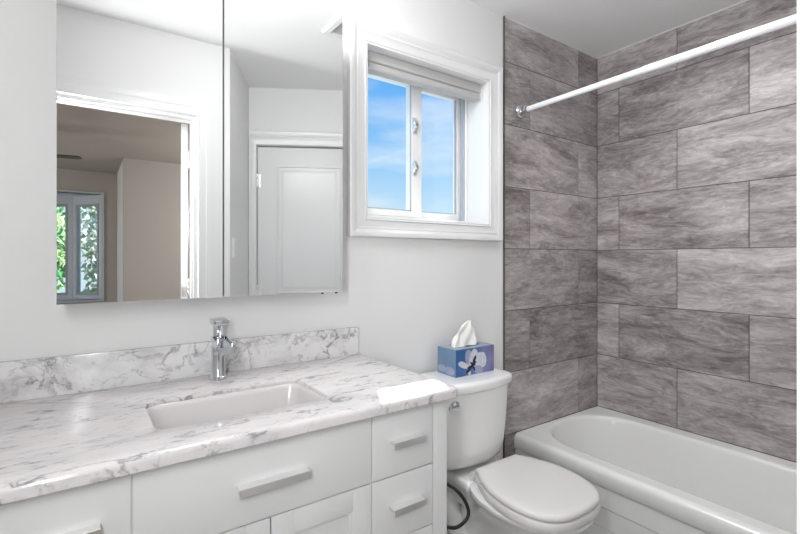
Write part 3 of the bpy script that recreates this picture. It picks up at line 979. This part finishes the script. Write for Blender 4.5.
def lid_outline(ins, z):
    hp_ = spline([(a, b_, 0) for a, b_ in HALF], 4)
    right = [(p.x, p.y) for p in hp_]
    full = right + [(-x, y) for x, y in right[-2:0:-1]]
    o_ = []
    k = len(full)
    for i in range(k):
        a, c_ = Vector(full[i - 1]), Vector(full[(i + 1) % k])
        t_ = (c_ - a).normalized()
        nn__ = Vector((-t_.y, t_.x))
        q = Vector(full[i])
        if nn__.dot(q - Vector((0, 1.04))) > 0: nn__ = -nn__
        q = q + nn__ * min(ins, .014)
        if ins > .014: q = Vector((0, 1.04)) + (q - Vector((0, 1.04))) * (1 - (ins - .014) / .14)
        q.x += .012 * (q.y - 1.03) / .2
        o_.append((q.x, q.y - TY, z))
    return o_


bm = bmesh.new()
loft(bm, [lid_outline(i_, z) for i_, z in ((.006, .4275), (.000, .4285), (-.001, .433), (-.001, .4525), (.001, .4545))])
obj('seat', bm, M['seat'], toi, angle=50)
bm = bmesh.new()
loft(bm, [lid_outline(i_, z) for i_, z in ((.008, .4603), (.001, .4608), (.0, .463), (.001, .4705), (.005, .4765), (.013, .4795), (.03, .4812), (.06, .4825), (.10, .4835), (.135, .484), (.150, .4841))])
obj('lid', bm, M['seat'], toi, angle=50)
for s_ in (-1, 1):
    bm = bmesh.new()
    loft(bm, [circle(.052, .446, s_ * .088 - .014, .012, 14, 'x'), circle(.052, .446, s_ * .088 + .014, .012, 14, 'x')])
    box(bm, s_ * .088 - .013, s_ * .088 + .013, .044, .074, .4250, .442, bev=.003)
    obj('seat_hinge', bm, M['seat'], toi)
for xx, yy in ((-.12, -.22), (.12, -.22), (-.13, -.02), (.13, -.02), (-.04, -.325), (.05, -.325)):
    obj('seat_bumper', B(xx - .012, xx + .012, yy - .004, yy + .004, .4542, .4608), M['seat'], toi)


# tank: bowed front
def tank_loop(hw, yf, yb, z, bow, n=28, r=.03):
    pts = []
    # right-rear, left-rear, then bowed front from left to right
    pts += [(hw, yb, z)]
    pts += [(hw - .006, yb + .004, z), (-hw + .006, yb + .004, z), (-hw, yb, z)]
    for i in range(n + 1):
        t_ = -1 + 2 * i / n
        x = hw * math.copysign(1 - (1 - abs(t_)) ** 1.0, t_)
        y = yf + bow * abs(t_) ** 2.2
        if abs(t_) > .80:
            k = (abs(t_) - .80) / .20
            y += r * (1 - math.sqrt(max(0, 1 - k * k)))
            x = math.copysign(hw * (.80 + .20 * math.sin(k * PI / 2) ** 1.0), t_)
            x = math.copysign(min(abs(x), hw), x)
        pts.append((x, y, z))
    return pts


TKX = -.022
bm = bmesh.new()
rows = []
for hw, yf, z, bow in ((.125, 1.320, .447, .03), (.145, 1.300, .450, .035), (.156, 1.287, .458, .038), (.164, 1.276, .480, .040), (.168, 1.271, .52, .040), (.175, 1.264, .62, .040), (.180, 1.260, .72, .040), (.182, 1.258, .752, .040)):
    rows.append([(x + TKX, y - TY, z_) for x, y, z_ in tank_loop(hw, yf, 1.484, z, bow)])
loft(bm, rows)
obj('tank', bm, M['porc'], toi, angle=50)
bm = bmesh.new()
rows = []
for d_, z in ((-.010, .7525), (.004, .7535), (.010, .757), (.012, .763), (.012, .782), (.009, .789), (.002, .7935), (-.012, .795), (-.05, .7955)):
    rows.append([(x + TKX, y - TY, z_) for x, y, z_ in tank_loop(.182 + d_, 1.258 - d_, 1.486 + min(d_, 0.004), z, .040)])
loft(bm, rows)
obj('tank_lid', bm, M['porc'], toi, angle=50)
bm = bmesh.new(); LX, LZ = TKX - .146, .716
lathe(bm, [(.015, .085), (.017, .078), (.017, .070), (.010, .066), (.008, .056)], cx=LX, cy=LZ, n=20, axis='y')
box(bm, LX - .045, LX + .004, .054, .064, LZ - .008, LZ + .008, bev=.004)
obj('flush_lever', bm, M['chrome'], toi)['label'] = 'chrome flush lever'

# braided black supply hose and the shut-off valve
valve = thing('shutoff_valve', 'small chrome stop valve on the wall low beside the toilet', 'valve', (1.05, NW, .17))
bm = bmesh.new(); lathe(bm, [(.028, -.001), (.028, -.004), (.012, -.010), (.008, -.012), (.008, -.045), (.012, -.047), (.012, -.075), (.009, -.078)], cx=0, cy=0, n=20, axis='y')
lathe(bm, [(.007, 0), (.007, .03), (.010, .031), (.010, .045)], cx=0, cy=-.062, n=14)
obj('valve_body', bm, M['chrome'], valve)
bm = bmesh.new(); lathe(bm, [(.018, -.104), (.020, -.100), (.020, -.088), (.006, -.086), (.006, -.077)], cx=0, cy=0, n=20, axis='y')
obj('valve_knob', bm, M['chrome'], valve)
hp = [(1.05, 1.45, .216), (1.048, 1.435, .245), (1.055, 1.38, .272), (1.080, 1.30, .285), (1.13, 1.255, .274), (1.178, 1.245, .292), (1.194, 1.25, .325), (1.165, 1.262, .385), (1.125, 1.30, .424), (1.115, 1.35, .425), (1.150, 1.39, .415), (1.172, 1.395, .430), (1.174, 1.395, .446)]
bm = bmesh.new(); tube(bm, spline(hp, 8), .0065, 10)
tag(obj('supply_hose', bm, M['hose']), 'black water hose looping down from the toilet tank', 'hose')

# ------------------------------------------------------------------ tissue box
bxx, byy, bzz = 1.3285, 1.4035, .7957
tb = thing('tissue_box', 'blue cardboard tissue box printed with a white flower on the toilet tank', 'tissue box', (bxx, byy, bzz))
hx, hy, hh = .109, .0565, .110
bm = bmesh.new()
box(bm, -hx, hx, -hy, hy, 0, hh, bev=.0012)
for f_ in bm.faces:
    f_.normal_update()
    c_ = f_.calc_center_median()
    if f_.normal.x < -.7: f_.material_index = 1
    if f_.normal.z > .7: f_.material_index = 2
obj('box', bm, [M['boxprint'], M['boxside'], M['cardtop']], tb, smooth=False)


def petal_bm(cx_, cz_, ang, ln, wd, yoff, n=26, pinch=.55):
    b_ = bmesh.new(); pts = []
    for i in range(n):
        a_ = 2 * PI * i / n
        u = math.cos(a_) * .5 + .5
        v_ = math.sin(a_) * (pinch + (1 - pinch) * u) * .5 * (1 + .06 * math.sin(5 * a_))
        X = u * ln; Z = v_ * wd
        x = cx_ + X * math.cos(ang) - Z * math.sin(ang); z = cz_ + X * math.sin(ang) + Z * math.cos(ang)
        pts.append((min(hx - .001, max(-hx + .0015, x)), z if .001 < z < hh - .001 else min(hh - .0015, max(.0015, z))))
    loft(b_, [[(x, -hy - .0001, z) for x, z in pts], [(x, -hy - yoff, z) for x, z in pts]])
    return b_


R = math.radians
for (ang, ln, wd, mt) in ((100, .075, .050, 'petal2'), (68, .080, .05, 'petal'), (158, .070, .030, 'petal')):
    obj('petal', petal_bm(-.030, .030, R(ang), ln, wd, .00035 if mt == 'petal2' else .0005), M[mt], tb, smooth=False)
obj('petal', petal_bm(-.020, .038, R(18), .085, .085, .0006), M['petal'], tb, smooth=False)
obj('petal', petal_bm(-.015, .030, R(-25), .06, .045, .0007), M['petal2'], tb, smooth=False)
obj('petal', petal_bm(-.045, .028, R(-60), .03, .02, .0006), M['petal'], tb, smooth=False)
bm = bmesh.new()
for ang, ln, wd in ((62, .042, .015), (222, .046, .016), (30, .026, .009), (130, .018, .009), (-62, .03, .010), (200, .032, .009), (0, .018, .010)):
    q = petal_bm(-.018, .040, R(ang), ln, wd, .0010, n=12, pinch=.8)
    me_ = bpy.data.meshes.new('t'); q.to_mesh(me_); q.free(); bm.from_mesh(me_); bpy.data.meshes.remove(me_)
obj('stamen', bm, M['stamen'], tb, smooth=False)
# flower continuing low on the left end
bm = bmesh.new()
for (yc, zc_, ry, rz) in ((-.02, .020, .030, .017), (.03, .024, .024, .014)):
    pts = [(yc + ry * math.cos(2 * PI * i / 20), max(.001, zc_ + rz * math.sin(2 * PI * i / 20))) for i in range(20)]
    pts = [(max(-hy + .001, min(hy - .001, y)), z) for y, z in pts]
    loft(bm, [[(-hx - .0001, y, z) for y, z in pts], [(-hx - .0005, y, z) for y, z in pts]])
obj('petal', bm, M['petal2'], tb, smooth=False)
bm = bmesh.new()      # dark disc for the opening, shade inside the box painted on
pts = [(.070 * math.cos(2 * PI * i / 28), .028 * math.sin(2 * PI * i / 28)) for i in range(28)]
loft(bm, [[(x, y, hh + .0001) for x, y in pts], [(x, y, hh + .0006) for x, y in pts]])
obj('opening', bm, M['dark'], tb, smooth=False)

# tissue: crumpled, folded sheet rising from the slot
bm = bmesh.new()
ns, nr = 40, 14
rows = []
for k in range(nr + 1):
    v_ = k / nr
    z = v_
    row = []
    for i in range(ns):
        a_ = 2 * PI * i / ns
        # lens-shaped section, wide in x, thin in y, narrowing to a leaning peak
        half = (.066 * (1 - v_ ** 2.4) + .007 * (1 - v_ ** 3))
        # left side flares outward low down, right side rises steeply
        lx = half * (1.15 if math.cos(a_) < 0 else .70)
        x = .004 + .016 * v_ + lx * math.cos(a_)
        y = (.020 * (1 - v_ * .85)) * math.sin(a_)
        fold = .008 * math.sin(a_ * 3 + v_ * 3.2) + .004 * math.sin(a_ * 7 - v_ * 5)
        y += fold * (1 - .4 * v_)
        x += .004 * math.sin(a_ * 5 + v_ * 7)
        zt = .104 * v_
        zt += .006 * math.sin(a_ * 4 + 1.3) * v_ * (1 - v_) * 3
        row.append((x, y, zt))
    rows.append(row)
loft(bm, rows, True, True)
tis = obj('tissue', bm, M['tissue'], angle=28)
tis.location = (bxx, byy, bzz + hh + .0008)
tag(tis, 'white paper tissue pulled up out of the blue box', 'tissue')

# ------------------------------------------------------------------ bathtub
TBX0, TBX1, TBY0, TBY1, TBZ = 1.752, EW - .001, -.015, NW - .001, .4056
tub = thing('bathtub', 'white alcove bathtub with a panelled apron against the grey tiles', 'bathtub', (2.11, .75, 0))
T = Matrix.Translation((-2.11, -.75, 0))
bm = bmesh.new()
nseg = 12
out_rows = []
for ins, z in ((.004, TBZ - .074), (.0, TBZ - .070), (.0, TBZ - .026), (.0022, TBZ - .016), (.008, TBZ - .007), (.016, TBZ - .002), (.026, TBZ), (.031, TBZ)):
    out_rows.append(rrect(TBX0 + ins, TBX1 - ins * .12, TBY0 + ins * .12, TBY1 - ins * .12, z, .006, nseg))
in_rows = []
IXA, IXB, IYA, IYB = 1.846, 2.396, .115, 1.476
for ins, z, r_ in ((-.020, TBZ, .235), (-.012, TBZ, .235), (-.006, TBZ - .002, .24), (0, TBZ - .009, .24), (.004, TBZ - .022, .24), (.014, TBZ - .09, .235), (.032, TBZ - .20, .22), (.050, TBZ - .28, .19), (.075, TBZ - .325, .17), (.115, TBZ - .345, .14), (.17, TBZ - .35, .09)):
    # far end slopes like a backrest less than the sides
    in_rows.append(rrect(IXA + ins, IXB - ins, IYA + ins * 1.5, IYB - ins * 1.1, z, r_, nseg))
ra_ = loft(bm, out_rows, False, False)
rb_ = loft(bm, in_rows, False, True)
fill_between(bm, ra_[-1], rb_[0])
xform(bm, T); obj('basin', bm, M['tub'], tub, angle=50)
# apron with stepped horizontal panels
bm = bmesh.new()
prof = [(1.772, .0), (1.766, .004), (1.766, .028), (1.772, .034), (1.772, .150), (1.7675, .156), (1.7675, .238), (1.7635, .244), (1.7635, .322), (1.769, .330), (1.769, .335), (1.83, .335), (1.83, .0)]
loft(bm, [[(x, TBY0, z) for x, z in prof], [(x, TBY1 - .001, z) for x, z in prof]])
xform(bm, T); obj('apron', bm, M['tub'], tub, angle=15)
bm = bmesh.new(); lathe(bm, [(.022, TBZ - .3495), (.022, TBZ - .3475), (.016, TBZ - .3470)], cx=2.12, cy=.33); xform(bm, T); obj('drain', bm, M['chrome'], tub)
bm = bmesh.new(); lathe(bm, [(.034, .146), (.036, .150), (.030, .157), (.010, .159)], cx=2.12, cy=.30, axis='y'); xform(bm, T); obj('overflow_plate', bm, M['chrome'], tub)

# shower curtain rod
rod = thing('shower_rod', 'white tension shower curtain rod spanning the tub alcove', 'shower rod', (1.793, .75, 2.007))
bm = bmesh.new(); lathe(bm, [(.0128, NW - .75 - .045), (.0128, .15)], n=28, axis='y'); lathe(bm, [(.0145, .15), (.0145, -.02 - .75 + .045)], n=28, axis='y')
obj('rod', bm, M['rod'], rod, angle=40)
for s_, yy in ((1, NW - .75 - .0095), (-1, -.77)):
    bm = bmesh.new()
    lathe(bm, [(.034, yy), (.035, yy - s_ * .004), (.031, yy - s_ * .011), (.022, yy - s_ * .015), (.020, yy - s_ * .018), (.0215, yy - s_ * .023), (.0215, yy - s_ * .034), (.0135, yy - s_ * .038), (.0130, yy - s_ * .046)], n=32, axis='y')
    obj('flange', bm, M['chrome'], rod)['label'] = 'chrome wall flange'

# ceiling vent (seen in the mirror)
vent = thing('ceiling_vent', 'white square exhaust grille on the bathroom ceiling', 'vent', (1.14, .72, CEIL))
bm = bmesh.new()
rows = []
for hw, z in ((.130, -.0005), (.130, -.006), (.120, -.016), (.095, -.020), (.092, -.012), (.092, -.002)):
    rows.append([(-hw, -hw, z), (hw, -hw, z), (hw, hw, z), (-hw, hw, z)])
loft(bm, rows, False, False)
obj('frame', bm, M['trim'], vent, angle=20)
bm = bmesh.new()
for k in range(13):
    y = -.084 + k * .014
    box(bm, -.091, .091, y - .004, y + .004, -.013, -.010)
obj('grille', bm, M['ventdark'], vent, smooth=False)
obj('duct_cover', B(-.091, .091, -.091, .091, -.0045, -.0010), M['mull'], vent, smooth=False)

# recessed downlight and vanity bar, unseen, made up to carry the fill lights
lamp = thing('added_downlight', 'added round white recessed downlight over the tub, out of view', 'added lamp', (1.95, .75, CEIL))
bm = bmesh.new(); lathe(bm, [(.092, -.0005), (.092, -.004), (.080, -.009)], n=40); obj('base', bm, M['trim'], lamp)
bm = bmesh.new(); lathe(bm, [(.078, -.0095), (.076, -.011), (.04, -.012), (.005, -.0122)], n=40); obj('diffuser', bm, M['lamp'], lamp)
bar = thing('added_vanity_bar', 'added wall light bar above the mirrored cabinet, out of view', 'wall lamp', (.34, NW, 2.28))
obj('back_plate', B(-.30, .30, -.03, -.0005, -.05, .05, bev=.004), M['nickel'], bar)
for xx in (-.2, 0, .2):
    bm = bmesh.new(); lathe(bm, [(.02, -.031), (.02, -.06)], cx=xx, cy=0, axis='y', n=20); obj('lamp_holder', bm, M['nickel'], bar)
    bm = bmesh.new(); lathe(bm, [(.022, -.061), (.048, -.075), (.055, -.105), (.045, -.135), (.02, -.15), (.002, -.153)], cx=xx, cy=0, axis='y', n=28); obj('lamp_shade', bm, M['lamp'], bar)

# ------------------------------------------------------------------ bedroom beyond the doorway (seen in the mirror)
struct(obj('floor_bedroom', B(-3.3, 2.7, -5.9, -.0, -.1, -.0002), M['carpet'], smooth=False))
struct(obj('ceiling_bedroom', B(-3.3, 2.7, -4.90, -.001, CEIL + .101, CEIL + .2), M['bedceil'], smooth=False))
bm = bmesh.new()
vv = [(-3.3, -.001), (.675, -.001), (.69, -.10), (.86, -.45), (.93, -.56), (1.9, -.005), (2.7, -.005), (2.7, -4.90), (-3.3, -4.90)]
loft(bm, [[(x, y, CEIL) for x, y in ((-3.3, -.002), (.62, -.002), (.62, -4.9), (-3.3, -4.9))], [(x, y, CEIL + .1) for x, y in ((-3.3, -.002), (.62, -.002), (.62, -4.9), (-3.3, -4.9))]])
loft(bm, [[(x, y, CEIL) for x, y in ((.62, -.81), (2.7, -.81), (2.7, -4.9), (.62, -4.9))], [(x, y, CEIL + .1) for x, y in ((.62, -.81), (2.7, -.81), (2.7, -4.9), (.62, -4.9))]])
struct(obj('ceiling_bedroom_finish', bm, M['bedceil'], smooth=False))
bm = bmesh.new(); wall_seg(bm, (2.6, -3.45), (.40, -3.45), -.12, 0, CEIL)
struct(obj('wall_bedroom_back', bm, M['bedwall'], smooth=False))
struct(obj('wall_bedroom_return', B(.40, .52, -4.65, -3.571, 0, CEIL), M['paint'], smooth=False))  # paler paint than the other bedroom walls, standing in for window light
BZ0, BZ1, BX0, BX1 = .72, 2.15, -1.72, .225
bm = bmesh.new(); wall_seg(bm, (.52, -4.65), (-3.2, -4.65), -.12, 0, CEIL, [(.52 - BX1, .52 - BX0, BZ0, BZ1)])
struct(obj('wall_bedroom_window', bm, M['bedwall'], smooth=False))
struct(obj('wall_bedroom_left', B(-3.3, -3.2, -4.77, 0, 0, CEIL), M['bedwall'], smooth=False))
struct(obj('wall_bedroom_right', B(2.6, 2.7, -3.57, -.85, 0, CEIL), M['bedwall'], smooth=False))
struct(obj('wall_bedroom_front', B(-3.3, -.421, .0, .1, 0, CEIL), M['bedwall'], smooth=False))
# bay window
w2 = sempty('window_2')
bm = bmesh.new(); casing_ring(bm, BX0 + .0, BX1 - .0, BZ0, BZ1, .022, -4.65, 1, CPROF)
obj('window_casing', bm, M['winblue'], w2, angle=25)
corners = [(BX1 - .002, -4.66), (-.10, -5.10), (-1.395, -5.10), (BX0 + .002, -4.66)]
bm = bmesh.new()
for z0, z1 in ((BZ0 - .06, BZ0), (BZ1, BZ1 + .06)):
    loft(bm, [[(x, y, z0) for x, y in corners], [(x, y, z1) for x, y in corners]])
obj('bay_boards', bm, M['winblue'], w2, smooth=False)
for (p, q) in zip(corners[:-1], corners[1:]):
    p = Vector(p); q = Vector(q); d = (q - p).normalized(); ln = (q - p).length
    mt_ = Matrix.Translation((p.x, p.y, 0)) @ Matrix.Rotation(math.atan2(d.y, d.x), 4, 'Z')
    bm = bmesh.new(); ring(bm, 0.0, ln, BZ0, BZ1, .055, .055, .05, .12, 0, .07)
    xform(bm, mt_); fr_ = obj('window_frame', bm, M['winblue'], w2)
    bm = bmesh.new(); ring(bm, .057, ln - .057, BZ0 + .052, BZ1 - .122, .03, .03, .03, .03, -.005, .03)
    xform(bm, mt_); obj('sash', bm, M['mull'], w2)
    bm = B(.085, ln - .085, .012, .016, BZ0 + .08, BZ1 - .15); xform(bm, mt_); obj('pane', bm, M['glass'], fr_, smooth=False)
# ceiling fan
fan = thing('ceiling_fan', 'dark-bladed ceiling fan in the bedroom reflected in the mirror', 'ceiling fan', (-.66, -2.50, CEIL))
bm = bmesh.new(); lathe(bm, [(.06, -.0005), (.055, -.03), (.012, -.045), (.012, -.13), (.02, -.135), (.09, -.15), (.10, -.20), (.09, -.245), (.05, -.26)], n=32)
obj('motor', bm, M['brass'], fan)
bm = bmesh.new(); lathe(bm, [(.085, -.2605), (.10, -.30), (.08, -.35), (.02, -.37)], n=32); obj('lamp_shade', bm, M['lamp'], fan)
for k in range(5):
    a_ = math.radians(12 + 72 * k)
    bm = bmesh.new()
    pts = [(.10, -.018), (.17, -.02), (.24, -.055), (.62, -.065), (.665, -.045), (.675, 0), (.665, .045), (.62, .065), (.24, .055), (.17, .02), (.10, .018)]
    loft(bm, [[(x, y, -.253 + y * .03) for x, y in pts], [(x, y, -.248 + y * .03) for x, y in pts]])
    xform(bm, Matrix.Rotation(a_, 4, 'Z'))
    obj('blade', bm, M['brass'], fan, smooth=False)


# ------------------------------------------------------------------ garden outside the bay
struct(obj('ground', B(-14, 14, -22, -5.95, -.9, -.8), M['lawn'], smooth=False))


def tree(name, label, x, y, h, cr_, mat, nl, seed):
    rnd = random.Random(seed)
    tr_ = thing(name, label, 'tree', (x, y, -.8), 0, None)
    b_ = bmesh.new(); tube(b_, spline([(0, 0, 0), (.05, .03, h * .3), (-.04, .02, h * .6), (0, 0, h * .85)], 4), .09, 10)
    obj('trunk', b_, M['bark'], tr_)
    b_ = bmesh.new()
    for _ in range(nl):
        u = rnd.gauss(0, 1), rnd.gauss(0, 1), rnd.gauss(0, 1)
        v_ = Vector(u).normalized() * (rnd.random() ** .4)
        c_ = Vector((v_.x * cr_, v_.y * cr_, h * .55 + v_.z * h * .48))
        s_ = rnd.uniform(.05, .12)
        ax = Vector((rnd.uniform(-1, 1), rnd.uniform(-1, 1), rnd.uniform(-.3, 1))).normalized()
        bx_ = ax.orthogonal().normalized(); by_ = ax.cross(bx_)
        an = rnd.uniform(0, 6.28); b2 = bx_ * math.cos(an) + by_ * math.sin(an); c2 = ax.cross(b2)
        q = [c_ + b2 * s_, c_ + c2 * s_ * .45 + ax * s_ * .1, c_ - b2 * s_, c_ - c2 * s_ * .45 + ax * s_ * .1]
        b_.faces.new([b_.verts.new(p) for p in q])
    fo = obj('foliage', b_, mat, tr_, smooth=False, recalc=False)
    return tr_


tree('leafy_tree', 'bright green leafy tree outside the left pane of the bedroom bay window', -1.02, -7.6, 4.2, .85, M['leaf'], 5200, 3)
tree('pale_tree', 'pale silvery-leaved tree outside the angled pane of the bedroom bay window', .87, -7.4, 4.4, .92, M['leaf2'], 5200, 5)
